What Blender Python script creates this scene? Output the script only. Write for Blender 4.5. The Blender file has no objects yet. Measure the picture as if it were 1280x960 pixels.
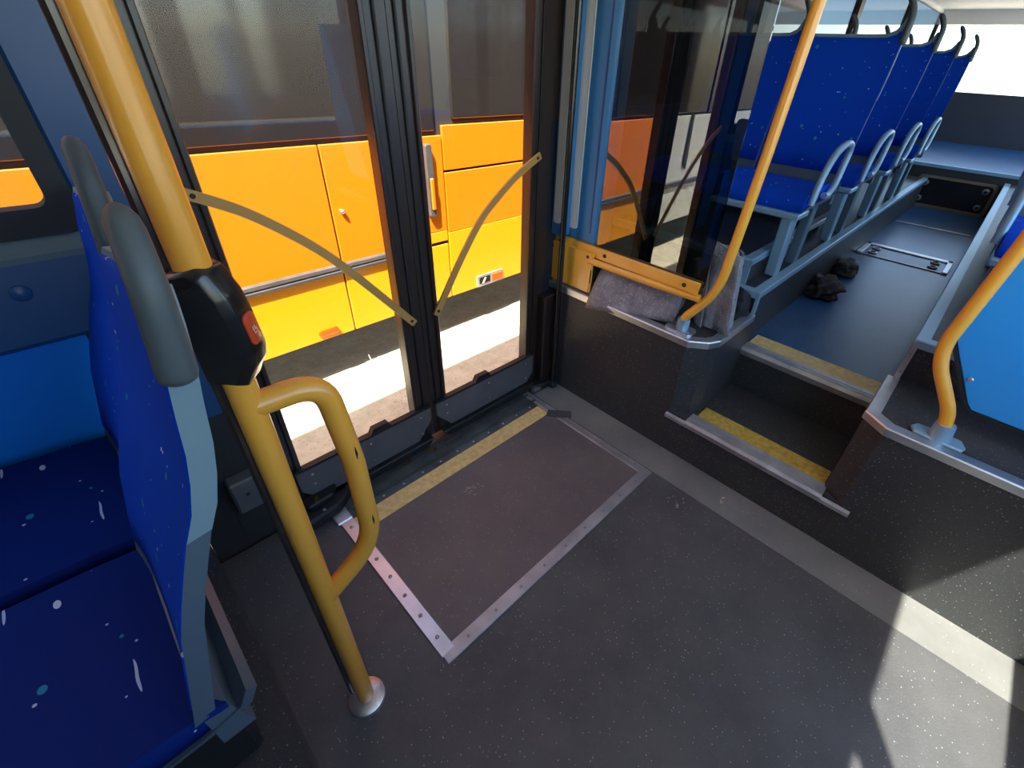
import bpy, bmesh, math, random
from mathutils import Vector, Matrix, noise

random.seed(7)
S = bpy.context.scene
COL = S.collection

# ------------------------------------------------------------------ camera
cam = bpy.data.cameras.new('camera')
cam.sensor_fit = 'HORIZONTAL'
cam.sensor_width = 36
cam.lens = 16.0121
cam.shift_x = -0.030895
cam.shift_y = -0.019532
cam.clip_start = 0.02
co = bpy.data.objects.new('camera', cam)
COL.objects.link(co)
ROT = Matrix(((0.6965336, 0.3741617, -0.6122450),
              (-0.7159488, 0.4189312, -0.5584926),
              (0.0475220, 0.8273449, 0.5596803)))
co.matrix_world = Matrix.Translation((0, 0, 1.4)) @ ROT.to_4x4()
S.camera = co

# ------------------------------------------------------------------ sky, sun, exposure
SUN = Vector((0.48, 0.3125, -1.0)).normalized()
w = bpy.data.worlds.new('sky')
S.world = w
w.use_nodes = True
nt = w.node_tree
nt.nodes.clear()
sky = nt.nodes.new('ShaderNodeTexSky')
sky.sky_type = 'NISHITA'
sky.sun_disc = False
sky.sun_elevation = math.asin(-SUN.z)
sky.sun_rotation = math.atan2(-SUN.x, -SUN.y)
sky.air_density = 1.0
sky.dust_density = 0.9
sky.ozone_density = 1.8
bg = nt.nodes.new('ShaderNodeBackground')
bg.inputs['Strength'].default_value = 0.62
wo = nt.nodes.new('ShaderNodeOutputWorld')
nt.links.new(sky.outputs[0], bg.inputs[0])
nt.links.new(bg.outputs[0], wo.inputs[0])

sl = bpy.data.lights.new('sun', 'SUN')
sl.energy = 16.0
sl.angle = math.radians(0.6)
sl.color = (1.0, 0.94, 0.84)
so = bpy.data.objects.new('sun', sl)
COL.objects.link(so)
so.rotation_euler = SUN.to_track_quat('-Z', 'Y').to_euler()
so.location = (-3, -3, 8)

S.view_settings.view_transform = 'Standard'
S.view_settings.look = 'None'
S.view_settings.gamma = 1.0
S.view_settings.exposure = 0.6
S.view_settings.use_curve_mapping = False
S.cycles.max_bounces = 10
S.cycles.transparent_max_bounces = 16
S.cycles.diffuse_bounces = 6

# ------------------------------------------------------------------ materials
def mat(name, color, rough=0.5, metal=0.0, spec=0.5, coat=0.0, coat_rough=0.05, bump=0.0, bump_scale=200.0, var=0.0, var_scale=8.0):
    m = bpy.data.materials.new(name)
    m.use_nodes = True
    t = m.node_tree
    b = t.nodes['Principled BSDF']
    b.inputs['Base Color'].default_value = (*color, 1)
    b.inputs['Roughness'].default_value = rough
    b.inputs['Metallic'].default_value = metal
    b.inputs['Specular IOR Level'].default_value = spec
    b.inputs['Coat Weight'].default_value = coat
    b.inputs['Coat Roughness'].default_value = coat_rough
    tc = t.nodes.new('ShaderNodeTexCoord')
    if var:
        n = t.nodes.new('ShaderNodeTexNoise')
        n.inputs['Scale'].default_value = var_scale
        n.inputs['Detail'].default_value = 6
        t.links.new(tc.outputs['Object'], n.inputs['Vector'])
        r = t.nodes.new('ShaderNodeMapRange')
        r.inputs[1].default_value = .3
        r.inputs[2].default_value = .7
        r.inputs[3].default_value = 1 - var
        r.inputs[4].default_value = 1 + var
        t.links.new(n.outputs['Fac'], r.inputs[0])
        mx = t.nodes.new('ShaderNodeMix')
        mx.data_type = 'RGBA'
        mx.blend_type = 'MULTIPLY'
        mx.inputs[0].default_value = 1
        mx.inputs[6].default_value = (*color, 1)
        t.links.new(r.outputs[0], mx.inputs[7])
        t.links.new(mx.outputs[2], b.inputs['Base Color'])
    if bump:
        n2 = t.nodes.new('ShaderNodeTexNoise')
        n2.inputs['Scale'].default_value = bump_scale
        n2.inputs['Detail'].default_value = 3
        t.links.new(tc.outputs['Object'], n2.inputs['Vector'])
        bp = t.nodes.new('ShaderNodeBump')
        bp.inputs['Strength'].default_value = bump
        bp.inputs['Distance'].default_value = 0.002
        t.links.new(n2.outputs['Fac'], bp.inputs['Height'])
        t.links.new(bp.outputs[0], b.inputs['Normal'])
    return m


def mixrgb(t, fac, a, b, mode='MIX'):
    n = t.nodes.new('ShaderNodeMix')
    n.data_type = 'RGBA'
    n.blend_type = mode
    for sock, v in ((0, fac), (6, a), (7, b)):
        if isinstance(v, (int, float)):
            n.inputs[sock].default_value = v
        elif isinstance(v, tuple):
            n.inputs[sock].default_value = (*v, 1)
        else:
            t.links.new(v, n.inputs[sock])
    return n.outputs[2]


def dots(t, vec, scale, size, keep, stretch=(1, 1, 1), rot=(0, 0, 0)):
    """sparse dots: 1 inside a dot"""
    mp = t.nodes.new('ShaderNodeMapping')
    mp.inputs['Scale'].default_value = stretch
    mp.inputs['Rotation'].default_value = rot
    t.links.new(vec, mp.inputs['Vector'])
    v = t.nodes.new('ShaderNodeTexVoronoi')
    v.inputs['Scale'].default_value = scale
    t.links.new(mp.outputs[0], v.inputs['Vector'])
    lt = t.nodes.new('ShaderNodeMath')
    lt.operation = 'LESS_THAN'
    lt.inputs[1].default_value = size
    t.links.new(v.outputs['Distance'], lt.inputs[0])
    sp = t.nodes.new('ShaderNodeSeparateColor')
    t.links.new(v.outputs['Color'], sp.inputs[0])
    g = t.nodes.new('ShaderNodeMath')
    g.operation = 'LESS_THAN'
    g.inputs[1].default_value = keep
    t.links.new(sp.outputs[0], g.inputs[0])
    m = t.nodes.new('ShaderNodeMath')
    m.operation = 'MULTIPLY'
    t.links.new(lt.outputs[0], m.inputs[0])
    t.links.new(g.outputs[0], m.inputs[1])
    return m.outputs[0]


def vinyl(name, base, speck=(0.42, 0.42, 0.42), rough=0.45, dust=None, dust_amt=0.0, keep=0.35, spec=0.4):
    m = mat(name, base, rough, spec=spec)
    t = m.node_tree
    b = t.nodes['Principled BSDF']
    tc = t.nodes.new('ShaderNodeTexCoord')
    vec = tc.outputs['Object']
    c = base
    if dust:
        n = t.nodes.new('ShaderNodeTexNoise')
        n.inputs['Scale'].default_value = 3.2
        n.inputs['Detail'].default_value = 8
        n.inputs['Roughness'].default_value = 0.65
        t.links.new(vec, n.inputs['Vector'])
        r = t.nodes.new('ShaderNodeMapRange')
        r.inputs[1].default_value = .38
        r.inputs[2].default_value = .75
        r.inputs[3].default_value = 0
        r.inputs[4].default_value = dust_amt
        t.links.new(n.outputs['Fac'], r.inputs[0])
        c = mixrgb(t, r.outputs[0], base, dust)
    d1 = dots(t, vec, 95, 0.16, keep)
    d2 = dots(t, vec, 210, 0.22, keep * .8)
    c = mixrgb(t, d1, c, speck)
    dim = tuple(x * .45 for x in speck)
    c = mixrgb(t, d2, c, dim)
    t.links.new(c, b.inputs['Base Color'])
    n2 = t.nodes.new('ShaderNodeTexNoise')
    n2.inputs['Scale'].default_value = 160
    t.links.new(vec, n2.inputs['Vector'])
    bp = t.nodes.new('ShaderNodeBump')
    bp.inputs['Strength'].default_value = .25
    bp.inputs['Distance'].default_value = .002
    t.links.new(n2.outputs['Fac'], bp.inputs['Height'])
    t.links.new(bp.outputs[0], b.inputs['Normal'])
    return m


def fabric(name, base):
    m = mat(name, base, 0.75, spec=0.12)
    t = m.node_tree
    b = t.nodes['Principled BSDF']
    tc = t.nodes.new('ShaderNodeTexCoord')
    vec = tc.outputs['Object']
    c = base
    c = mixrgb(t, dots(t, vec, 21, 0.12, 0.4, (1, .8, .7)), c, (0.02, 0.22, 0.33))
    c = mixrgb(t, dots(t, vec, 15, 0.075, 0.6, (1, .6, .6), (.4, .2, .6)), c, (0.55, 0.62, 0.66))
    c = mixrgb(t, dots(t, vec, 34, 0.10, 0.30), c, (0.5, 0.57, 0.62))
    nz = t.nodes.new('ShaderNodeTexNoise')
    nz.inputs['Scale'].default_value = 5
    t.links.new(vec, nz.inputs['Vector'])
    ad = t.nodes.new('ShaderNodeVectorMath')
    ad.operation = 'MULTIPLY_ADD'
    ad.inputs[1].default_value = (.05, .05, .05)
    t.links.new(nz.outputs['Color'], ad.inputs[0])
    t.links.new(vec, ad.inputs[2])
    c = mixrgb(t, dots(t, ad.outputs[0], 34, 0.075, 0.5, (1, .06, 1), (.5, .3, .9)), c, (0.45, 0.55, 0.68))
    c = mixrgb(t, dots(t, ad.outputs[0], 34, 0.075, 0.5, (.06, 1, 1), (.3, .9, .5)), c, (0.38, 0.48, 0.62))
    t.links.new(c, b.inputs['Base Color'])
    n2 = t.nodes.new('ShaderNodeTexNoise')
    n2.inputs['Scale'].default_value = 600
    t.links.new(vec, n2.inputs['Vector'])
    bp = t.nodes.new('ShaderNodeBump')
    bp.inputs['Strength'].default_value = .2
    bp.inputs['Distance'].default_value = .001
    t.links.new(n2.outputs['Fac'], bp.inputs['Height'])
    t.links.new(bp.outputs[0], b.inputs['Normal'])
    return m


def glass(name, tint, ior, rough=0.0):
    m = bpy.data.materials.new(name)
    m.use_nodes = True
    t = m.node_tree
    t.nodes.clear()
    o = t.nodes.new('ShaderNodeOutputMaterial')
    tr = t.nodes.new('ShaderNodeBsdfTransparent')
    tr.inputs[0].default_value = (*tint, 1)
    gl = t.nodes.new('ShaderNodeBsdfGlossy')
    gl.inputs['Roughness'].default_value = rough
    fr = t.nodes.new('ShaderNodeFresnel')
    fr.inputs[0].default_value = ior
    mx = t.nodes.new('ShaderNodeMixShader')
    # each pane is a thin solid: only its entry face reflects (the light passes straight on)
    ge = t.nodes.new('ShaderNodeNewGeometry')
    iv = t.nodes.new('ShaderNodeMath')
    iv.operation = 'SUBTRACT'
    iv.inputs[0].default_value = 1
    t.links.new(ge.outputs['Backfacing'], iv.inputs[1])
    ml = t.nodes.new('ShaderNodeMath')
    ml.operation = 'MULTIPLY'
    t.links.new(fr.outputs[0], ml.inputs[0])
    t.links.new(iv.outputs[0], ml.inputs[1])
    t.links.new(ml.outputs[0], mx.inputs[0])
    t.links.new(tr.outputs[0], mx.inputs[1])
    t.links.new(gl.outputs[0], mx.inputs[2])
    t.links.new(mx.outputs[0], o.inputs[0])
    return m


M = {}
M['floor'] = vinyl('floor_vinyl', (0.074, 0.070, 0.069), speck=(.3, .3, .3), rough=.42, dust=(0.15, 0.142, 0.132), dust_amt=.55)
M['ramp'] = vinyl('ramp_vinyl', (0.118, 0.099, 0.094), speck=(.3, .3, .3), rough=.45, dust=(0.2, 0.165, 0.15), dust_amt=.6)
M['dusty'] = vinyl('dusty_vinyl', (0.165, 0.158, 0.142), rough=.5, dust=(0.30, 0.285, 0.255), dust_amt=.6, keep=.15)
M['step'] = vinyl('step_vinyl', (0.040, 0.041, 0.041), speck=(.24, .24, .23), rough=.4, dust=(0.06, 0.058, 0.052), dust_amt=.35, keep=.6)
M['aisle'] = vinyl('aisle_vinyl_skylit', (0.014, 0.064, 0.165), speck=(.12, .18, .26), rough=.32, dust=(0.03, 0.12, 0.28), dust_amt=.6, keep=.2, spec=.38)  # blue base and blue dust tone stand in for sky light on the vinyl
M['alu'] = mat('aluminium', (0.62, 0.63, 0.64), .36, .9, bump=.1, bump_scale=90, var=.12, var_scale=14)
M['worn_alu'] = mat('worn_aluminium', (0.47, 0.46, 0.46), .45, .75, bump=.2, bump_scale=60, var=.25, var_scale=10)
M['screw'] = mat('screw_metal', (0.33, 0.33, 0.33), .4, .8)
M['yellow'] = mat('yellow_pole_paint', (0.82, 0.355, 0.04), .3, coat=.4, coat_rough=.12, bump=.04, bump_scale=40)
M['orange'] = mat('door_lit_rail_paint', (0.95, 0.44, 0.045), .3, coat=.4, coat_rough=.12, bump=.04, bump_scale=40)  # yellow pole paint again, brightened in place of light from the door
M['tan'] = mat('tan_hatch_frame', (0.20, 0.15, 0.08), .45)
M['strap'] = mat('strap_paint', (0.55, 0.29, 0.075), .42, bump=.03, bump_scale=60)
M['strip'] = mat('yellow_strip', (0.70, 0.50, 0.19), .6, bump=.3, bump_scale=220, var=.18, var_scale=45)
M['strip2'] = mat('yellow_step_strip', (0.50, 0.33, 0.05), .6, bump=.35, bump_scale=220, var=.25, var_scale=55)
M['black'] = mat('black_profile', (0.034, 0.021, 0.016), .3, spec=.6)
M['rubber'] = mat('black_rubber', (0.015, 0.014, 0.014), .6)
M['plastic_black'] = mat('black_plastic', (0.012, 0.010, 0.009), .22, spec=.6)
M['edge_dark'] = mat('dark_glossy_edge', (0.035, 0.022, 0.02), .15, spec=.7)
M['red'] = mat('red_button', (0.55, 0.06, 0.015), .35, coat=.3)
M['white_mark'] = mat('white_mark', (0.7, 0.62, 0.55), .6)
M['kick'] = mat('grey_blue_plate', (0.125, 0.122, 0.118), .45, bump=.08, bump_scale=60, var=.12, var_scale=9)
M['threshold'] = mat('dark_threshold', (0.085, 0.088, 0.083), .5, .2, bump=.3, bump_scale=60, var=.4, var_scale=11)
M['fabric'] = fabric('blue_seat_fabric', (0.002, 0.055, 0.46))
M['fabric_shaded'] = fabric('shaded_cushion_fabric', (0.001, 0.014, 0.13))  # same seat fabric in a darker blue, cushion shade put into the colour
M['shell'] = mat('grey_seat_shell', (0.175, 0.255, 0.285), .42, bump=.05, bump_scale=300)
M['grip'] = mat('dark_grey_grip', (0.065, 0.082, 0.086), .5, bump=.05, bump_scale=300)
M['shell_dark'] = mat('slate_seat_base', (0.075, 0.105, 0.13), .5)
M['blue_panel'] = mat('blue_wall_panel', (0.004, 0.20, 0.70), .38, var=.05, var_scale=3)
M['blue_rail'] = mat('dark_blue_rail', (0.018, 0.075, 0.20), .36)
M['blue_board'] = mat('bright_blue_board', (0.035, 0.34, 0.78), .35)
M['slate'] = mat('slate_blue_trim', (0.10, 0.16, 0.19), .45)
M['pillar'] = mat('pillar_blue', (0.04, 0.19, 0.40), .4)
M['cream'] = mat('cream_edge_light_and_mark', (0.66, 0.63, 0.56), .5)
M['dark_wall'] = mat('dark_inner_wall', (0.02, 0.025, 0.04), .5)
M['post'] = mat('grey_blue_post', (0.28, 0.44, 0.54), .38, .3)
M['felt'] = None
M['bus_orange'] = mat('bus_orange_paint', (0.90, 0.205, 0.004), .32, coat=.6, coat_rough=.06)
M['bus_yellow'] = mat('bus_yellow_paint', (0.92, 0.335, 0.004), .32, coat=.6, coat_rough=.06)
M['bus_white'] = mat('bus_white_paint', (0.74, 0.75, 0.66), .32, coat=.6, coat_rough=.06)
M['bus_dark'] = mat('bus_underside', (0.03, 0.028, 0.026), .7)
M['bus_rail'] = mat('rub_rail_grey', (0.085, 0.075, 0.072), .5, .1, bump=.1, bump_scale=50, var=.25, var_scale=12)
M['bus_glass'] = mat('bus_dark_glass', (0.025, 0.02, 0.018), .08, spec=.7)
M['amber'] = mat('amber_lens', (0.90, 0.10, 0.004), .2, coat=.6)
M['ceiling'] = mat('ceiling_cream', (0.72, 0.73, 0.72), .55)
M['rag'] = mat('dark_rag_cloth', (0.02, 0.017, 0.015), .8, bump=.6, bump_scale=40)
M['bag'] = mat('black_cloth', (0.018, 0.018, 0.02), .7, bump=.4, bump_scale=35)
M['mud'] = mat('dried_mud', (0.30, 0.27, 0.24), .85)
M['leaf'] = mat('dry_leaf', (0.22, 0.10, 0.035), .6)
M['straw'] = mat('dry_straw', (0.62, 0.52, 0.34), .7)
M['tape'] = mat('grey_tape', (0.06, 0.062, 0.07), .5)
M['glass'] = glass('clear_glass', (0.95, 0.95, 0.93), 1.4)
M['tinted'] = glass('tinted_partition_glass', (0.42, 0.40, 0.38), 2.6)
M['side_glass'] = glass('side_window_glass', (0.86, 0.9, 0.92), 1.45)
M['dark_glass'] = glass('tinted_side_window_glass', (0.22, 0.27, 0.32), 1.5)


def felt(name):
    m = mat(name, (0.2, 0.19, 0.2), .9, spec=.1)
    t = m.node_tree
    b = t.nodes['Principled BSDF']
    tc = t.nodes.new('ShaderNodeTexCoord')
    vec = tc.outputs['Object']
    n = t.nodes.new('ShaderNodeTexNoise')
    n.inputs['Scale'].default_value = 11
    n.inputs['Detail'].default_value = 10
    n.inputs['Roughness'].default_value = .8
    t.links.new(vec, n.inputs['Vector'])
    r = t.nodes.new('ShaderNodeValToRGB')
    e = r.color_ramp.elements
    e[0].position = .3
    e[0].color = (0.13, 0.125, 0.135, 1)
    e[1].position = .72
    e[1].color = (0.50, 0.48, 0.52, 1)
    x = e.new(.52)
    x.color = (0.29, 0.27, 0.275, 1)
    t.links.new(n.outputs['Fac'], r.inputs[0])
    c = mixrgb(t, dots(t, vec, 120, .25, .3), r.outputs[0], (.55, .55, .6))
    t.links.new(c, b.inputs['Base Color'])
    n2 = t.nodes.new('ShaderNodeTexNoise')
    n2.inputs['Scale'].default_value = 180
    n2.inputs['Detail'].default_value = 5
    t.links.new(vec, n2.inputs['Vector'])
    bp = t.nodes.new('ShaderNodeBump')
    bp.inputs['Strength'].default_value = .6
    bp.inputs['Distance'].default_value = .004
    t.links.new(n2.outputs['Fac'], bp.inputs['Height'])
    t.links.new(bp.outputs[0], b.inputs['Normal'])
    return m


M['felt'] = felt('grey_felt')


def ground_mat():
    m = mat('pale_concrete_ground', (0.4, 0.36, 0.28), .85, spec=.2)
    t = m.node_tree
    b = t.nodes['Principled BSDF']
    tc = t.nodes.new('ShaderNodeTexCoord')
    n = t.nodes.new('ShaderNodeTexNoise')
    n.inputs['Scale'].default_value = 9
    n.inputs['Detail'].default_value = 12
    n.inputs['Roughness'].default_value = .75
    t.links.new(tc.outputs['Object'], n.inputs['Vector'])
    r = t.nodes.new('ShaderNodeValToRGB')
    e = r.color_ramp.elements
    e[0].position = .3
    e[0].color = (0.42, 0.365, 0.255, 1)
    e[1].position = .7
    e[1].color = (0.68, 0.61, 0.44, 1)
    t.links.new(n.outputs['Fac'], r.inputs[0])
    c = mixrgb(t, dots(t, tc.outputs['Object'], 60, .22, .35), r.outputs[0], (.3, .25, .19))
    t.links.new(c, b.inputs['Base Color'])
    bp = t.nodes.new('ShaderNodeBump')
    bp.inputs['Strength'].default_value = .5
    bp.inputs['Distance'].default_value = .01
    t.links.new(n.outputs['Fac'], bp.inputs['Height'])
    t.links.new(bp.outputs[0], b.inputs['Normal'])
    return m


M['ground'] = ground_mat()

# ------------------------------------------------------------------ mesh helpers
V = Vector


def wloc(o):
    p = V((0, 0, 0))
    while o is not None:
        p += o.location
        o = o.parent
    return p


def obj(name, bm, m, parent=None, smooth=False, auto=None):
    me = bpy.data.meshes.new(name)
    bmesh.ops.recalc_face_normals(bm, faces=bm.faces)
    if parent is not None:
        bmesh.ops.translate(bm, verts=bm.verts, vec=-wloc(parent))
    bm.to_mesh(me)
    bm.free()
    o = bpy.data.objects.new(name, me)
    COL.objects.link(o)
    o.parent = parent
    if m is not None:
        me.materials.append(M[m] if isinstance(m, str) else m)
    if smooth or auto:
        for p in me.polygons:
            p.use_smooth = True
        if auto:
            me.set_sharp_from_angle(angle=math.radians(auto))
    return o


def thing(name, label, cat, loc, group=None):
    o = bpy.data.objects.new(name, None)
    o.empty_display_size = .05
    COL.objects.link(o)
    o.location = loc
    return tag(o, label, cat, group)


def tag(o, label, cat, group=None):
    o['label'] = label
    o['category'] = cat
    if group:
        o['group'] = group
    return o


def struct(o, label=None):
    o['kind'] = 'structure'
    if label:
        o['label'] = label
    return o


def structure(name, loc, label=None):
    o = bpy.data.objects.new(name, None)
    o.empty_display_size = .05
    COL.objects.link(o)
    o.location = loc
    return struct(o, label)


def box(x0, x1, y0, y1, z0, z1, bev=0.0, bm=None, seg=1):
    b = bmesh.new()
    bmesh.ops.create_cube(b, size=1)
    for v in b.verts:
        v.co = V((x0 + (v.co.x + .5) * (x1 - x0), y0 + (v.co.y + .5) * (y1 - y0), z0 + (v.co.z + .5) * (z1 - z0)))
    if bev:
        bmesh.ops.bevel(b, geom=b.edges[:], offset=bev, segments=seg, affect='EDGES', profile=.5)
    return merge(bm, b)


def merge(bm, b):
    if bm is None:
        return b
    me = bpy.data.meshes.new('tmp')
    b.to_mesh(me)
    b.free()
    bm.from_mesh(me)
    bpy.data.meshes.remove(me)
    return bm


def prism(pts, a, b, axis, bm=None, bev=0.0, seg=1):
    """polygon pts (2-D) extruded from a to b along axis ('x': pts are (y,z); 'y': (x,z); 'z': (x,y))"""
    def to(p, t):
        if axis == 'x':
            return V((t, p[0], p[1]))
        if axis == 'y':
            return V((p[0], t, p[1]))
        return V((p[0], p[1], t))
    q = bmesh.new()
    v0 = [q.verts.new(to(p, a)) for p in pts]
    v1 = [q.verts.new(to(p, b)) for p in pts]
    q.faces.new(v0)
    q.faces.new(v1)
    n = len(pts)
    for i in range(n):
        q.faces.new((v0[i], v0[(i + 1) % n], v1[(i + 1) % n], v1[i]))
    bmesh.ops.recalc_face_normals(q, faces=q.faces)
    if bev:
        bmesh.ops.bevel(q, geom=q.edges[:], offset=bev, segments=seg, affect='EDGES', profile=.5)
    return merge(bm, q)


def rrect(x0, x1, y0, y1, r, n=5):
    out = []
    for cx, cy, a0 in ((x1 - r, y1 - r, 0), (x0 + r, y1 - r, 90), (x0 + r, y0 + r, 180), (x1 - r, y0 + r, 270)):
        for i in range(n + 1):
            a = math.radians(a0 + 90 * i / n)
            out.append((cx + r * math.cos(a), cy + r * math.sin(a)))
    return out


def frame_prism(outer, inner, a, b, axis, bm=None):
    """ring between two equal-length loops, extruded"""
    def to(p, t):
        return V((t, p[0], p[1])) if axis == 'x' else V((p[0], t, p[1])) if axis == 'y' else V((p[0], p[1], t))
    q = bmesh.new()
    L = [[q.verts.new(to(p, t)) for p in loop] for loop in (outer, inner) for t in (a, b)]
    oa, ob, ia, ib = L
    n = len(outer)
    for i in range(n):
        j = (i + 1) % n
        q.faces.new((oa[i], oa[j], ob[j], ob[i]))
        q.faces.new((ia[i], ib[i], ib[j], ia[j]))
        q.faces.new((oa[i], ia[i], ia[j], oa[j]))
        q.faces.new((ob[i], ob[j], ib[j], ib[i]))
    return merge(bm, q)


def fillet(pts, r, n=8):
    pts = [V(p) for p in pts]
    out = [pts[0]]
    for i in range(1, len(pts) - 1):
        a, b, c = pts[i - 1], pts[i], pts[i + 1]
        rr = r[i - 1] if isinstance(r, (list, tuple)) else r
        u, v = (a - b), (c - b)
        d = min(rr, u.length * .49, v.length * .49)
        p0, p1 = b + u.normalized() * d, b + v.normalized() * d
        for k in range(n + 1):
            t = k / n
            out.append(p0 * (1 - t) ** 2 + b * 2 * t * (1 - t) + p1 * t * t)
    out.append(pts[-1])
    return out


def sweep(path, profile, hint=None, closed=True, bm=None, scale=None):
    """profile: list of (u,v); frames by parallel transport, or u kept along hint"""
    path = [V(p) for p in path]
    q = bmesh.new()
    rings = []
    n0 = None
    for i, p in enumerate(path):
        if i == 0:
            t = path[1] - p
        elif i == len(path) - 1:
            t = p - path[i - 1]
        else:
            t = (path[i + 1] - p).normalized() + (p - path[i - 1]).normalized()
        t.normalize()
        if hint is not None:
            n0 = (V(hint) - t * V(hint).dot(t)).normalized()
        else:
            if n0 is None:
                h = V((0, 0, 1)) if abs(t.z) < .9 else V((1, 0, 0))
                n0 = (h - t * h.dot(t)).normalized()
            else:
                n0 = (n0 - t * n0.dot(t)).normalized()
        b0 = t.cross(n0)
        s = scale[i] if scale else 1
        rings.append([q.verts.new(p + n0 * u * s + b0 * v * s) for u, v in profile])
    n = len(profile)
    for a, b in zip(rings, rings[1:]):
        for i in range(n):
            q.faces.new((a[i], a[(i + 1) % n], b[(i + 1) % n], b[i]))
    q.faces.new(rings[0][::-1])
    q.faces.new(rings[-1])
    return merge(bm, q)


def circ(r, n=16):
    return [(r * math.cos(2 * math.pi * i / n), r * math.sin(2 * math.pi * i / n)) for i in range(n)]


def tube(path, r, n=16, bm=None):
    return sweep(path, circ(r, n), bm=bm)


def disc(c, axis, r, h, n=14, bm=None, dome=True):
    c, axis = V(c), V(axis).normalized()
    path = [c, c + axis * h * .6, c + axis * h]
    return sweep(path, circ(r, n), bm=bm, scale=[1, 1, .7 if dome else 1])


def bolt(c, axis, r=.008, h=.004, parent=None, m='screw', name='bolt'):
    return obj(name, disc(c, axis, r, h, 10), m, parent, auto=40)


def shell(front, back, bm=None):
    """closed solid between two equal grids of points"""
    q = bmesh.new()
    F = [[q.verts.new(p) for p in row] for row in front]
    B = [[q.verts.new(p) for p in row] for row in back]
    R, C = len(F), len(F[0])
    for i in range(R - 1):
        for j in range(C - 1):
            q.faces.new((F[i][j], F[i][j + 1], F[i + 1][j + 1], F[i + 1][j]))
            q.faces.new((B[i][j], B[i + 1][j], B[i + 1][j + 1], B[i][j + 1]))
    for i in range(R - 1):
        q.faces.new((F[i][0], F[i + 1][0], B[i + 1][0], B[i][0]))
        q.faces.new((F[i][-1], B[i][-1], B[i + 1][-1], F[i + 1][-1]))
    for j in range(C - 1):
        q.faces.new((F[0][j], B[0][j], B[0][j + 1], F[0][j + 1]))
        q.faces.new((F[-1][j], F[-1][j + 1], B[-1][j + 1], B[-1][j]))
    return merge(bm, q)


def lump(c, size, seed, amp=.35, freq=2.2, flat=True):
    q = bmesh.new()
    bmesh.ops.create_icosphere(q, subdivisions=4, radius=1)
    for v in q.verts:
        d = v.co.normalized()
        k = 1 + amp * noise.noise(d * freq + V((seed, seed * 2.3, 0))) + amp * .5 * noise.noise(d * freq * 2.7 + V((0, seed, 5)))
        p = d * k
        p = V((p.x * size[0], p.y * size[1], p.z * size[2]))
        if flat and p.z < -size[2] * .45:
            p.z = -size[2] * .45
        v.co = V(c) + p + V((0, 0, size[2] * .45))
    return q


# ================================================================== SETTING
YW = 1.32        # inner face of the door-side wall
XW = 1.452       # front face of the platform

# ---- ground outside
o = struct(obj('ground', box(-14, 16, -12, 14, -.5, -.33), 'ground'), 'pale gritty concrete ground outside the bus')

# ---- low floor
struct(obj('floor', box(-3.4, XW + .02, -.9, 1.29, -.08, 0.0), 'floor'), 'dark speckled vinyl floor of the low entrance area')
struct(obj('floor_edge', box(1.30, XW, -.9, 1.24, -.01, .0012), 'dusty'), 'dusty paler vinyl margin along the platform front')

# ---- platform front wall with stair recess
plat = structure('platform', (XW, .3, 0), 'raised dark speckled platform with two steps beside the door')
SY0, SY1 = .008, .517          # opening
obj('front_wall', prism([(XW, YW), (XW, .602), (1.50, .540), (1.545, SY1), (1.9, SY1), (1.9, YW)], -.02, .54, 'z'), 'step', plat)
obj('front_wall', prism([(XW, -.9), (XW, -.055), (1.497, SY0), (1.80, SY0), (1.80, -.9)], -.02, .54, 'z'), 'step', plat)
obj('tread', box(XW + .004, 1.86, SY0 - .06, SY1 + .085, -.02, .20), 'step', plat)
obj('riser', box(1.845, 1.89, -.01, .55, -.02, .399), 'step', plat)
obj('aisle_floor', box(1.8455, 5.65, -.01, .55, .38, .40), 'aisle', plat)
obj('side_wall', box(1.86, 5.65, .53, YW, -.02, .64), 'step', plat)
obj('wheel_box', box(1.90, 2.42, .618, YW, .60, .745), 'step', plat)
obj('wheel_box', box(3.0, 3.5, .66, YW, .60, .70), 'step', plat)
obj('side_wall', box(1.79, 5.65, -.9, -.012, -.02, .69), 'step', plat)
obj('rear_riser', box(5.65, 7.9, -.9, YW, -.02, .755), 'step', plat)
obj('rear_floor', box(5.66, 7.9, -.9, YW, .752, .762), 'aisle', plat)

# yellow strips on steps
obj('yellow_strip', box(1.508, 1.59, SY0 + .004, SY1 - .012, .198, .2035), 'strip2', plat)
obj('yellow_strip', box(1.885, 1.985, SY0 + .004, SY1 - .005, .398, .4035), 'strip', plat)
# nosings: profile in x,z swept along y
nose = [(1.446, .172), (1.4395, .176), (1.4375, .196), (1.446, .2055), (1.508, .2055), (1.508, .2005), (1.452, .2005), (1.452, .172)]
q = prism(nose, SY0 - .008, SY1 + .006, 'y')
# tapering ends past the opening, on the wall face
for y0, y1 in ((SY0 - .008, -.090), (SY1 + .006, .613)):
    prism([(1.4525, .172), (1.4395, .176), (1.4395, .190), (1.4525, .195)], y0, y1, 'y', q)
obj('nosing', q, 'worn_alu', plat, auto=35)
for k in range(3):
    obj('nosing_rib', box(1.447 + k * .015, 1.453 + k * .015, SY0 - .004, SY1, .2050, .2072), 'worn_alu', plat)
nose = [(1.836, .362), (1.826, .37), (1.822, .392), (1.832, .4045), (1.888, .4045), (1.888, .400), (1.845, .400), (1.845, .362)]
obj('nosing', prism(nose, SY0, SY1 + .01, 'y'), 'worn_alu', plat, auto=35)
for k in range(2):
    obj('nosing_rib', box(1.84 + k * .018, 1.846 + k * .018, SY0, SY1 + .008, .404, .4062), 'worn_alu', plat)


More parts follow.
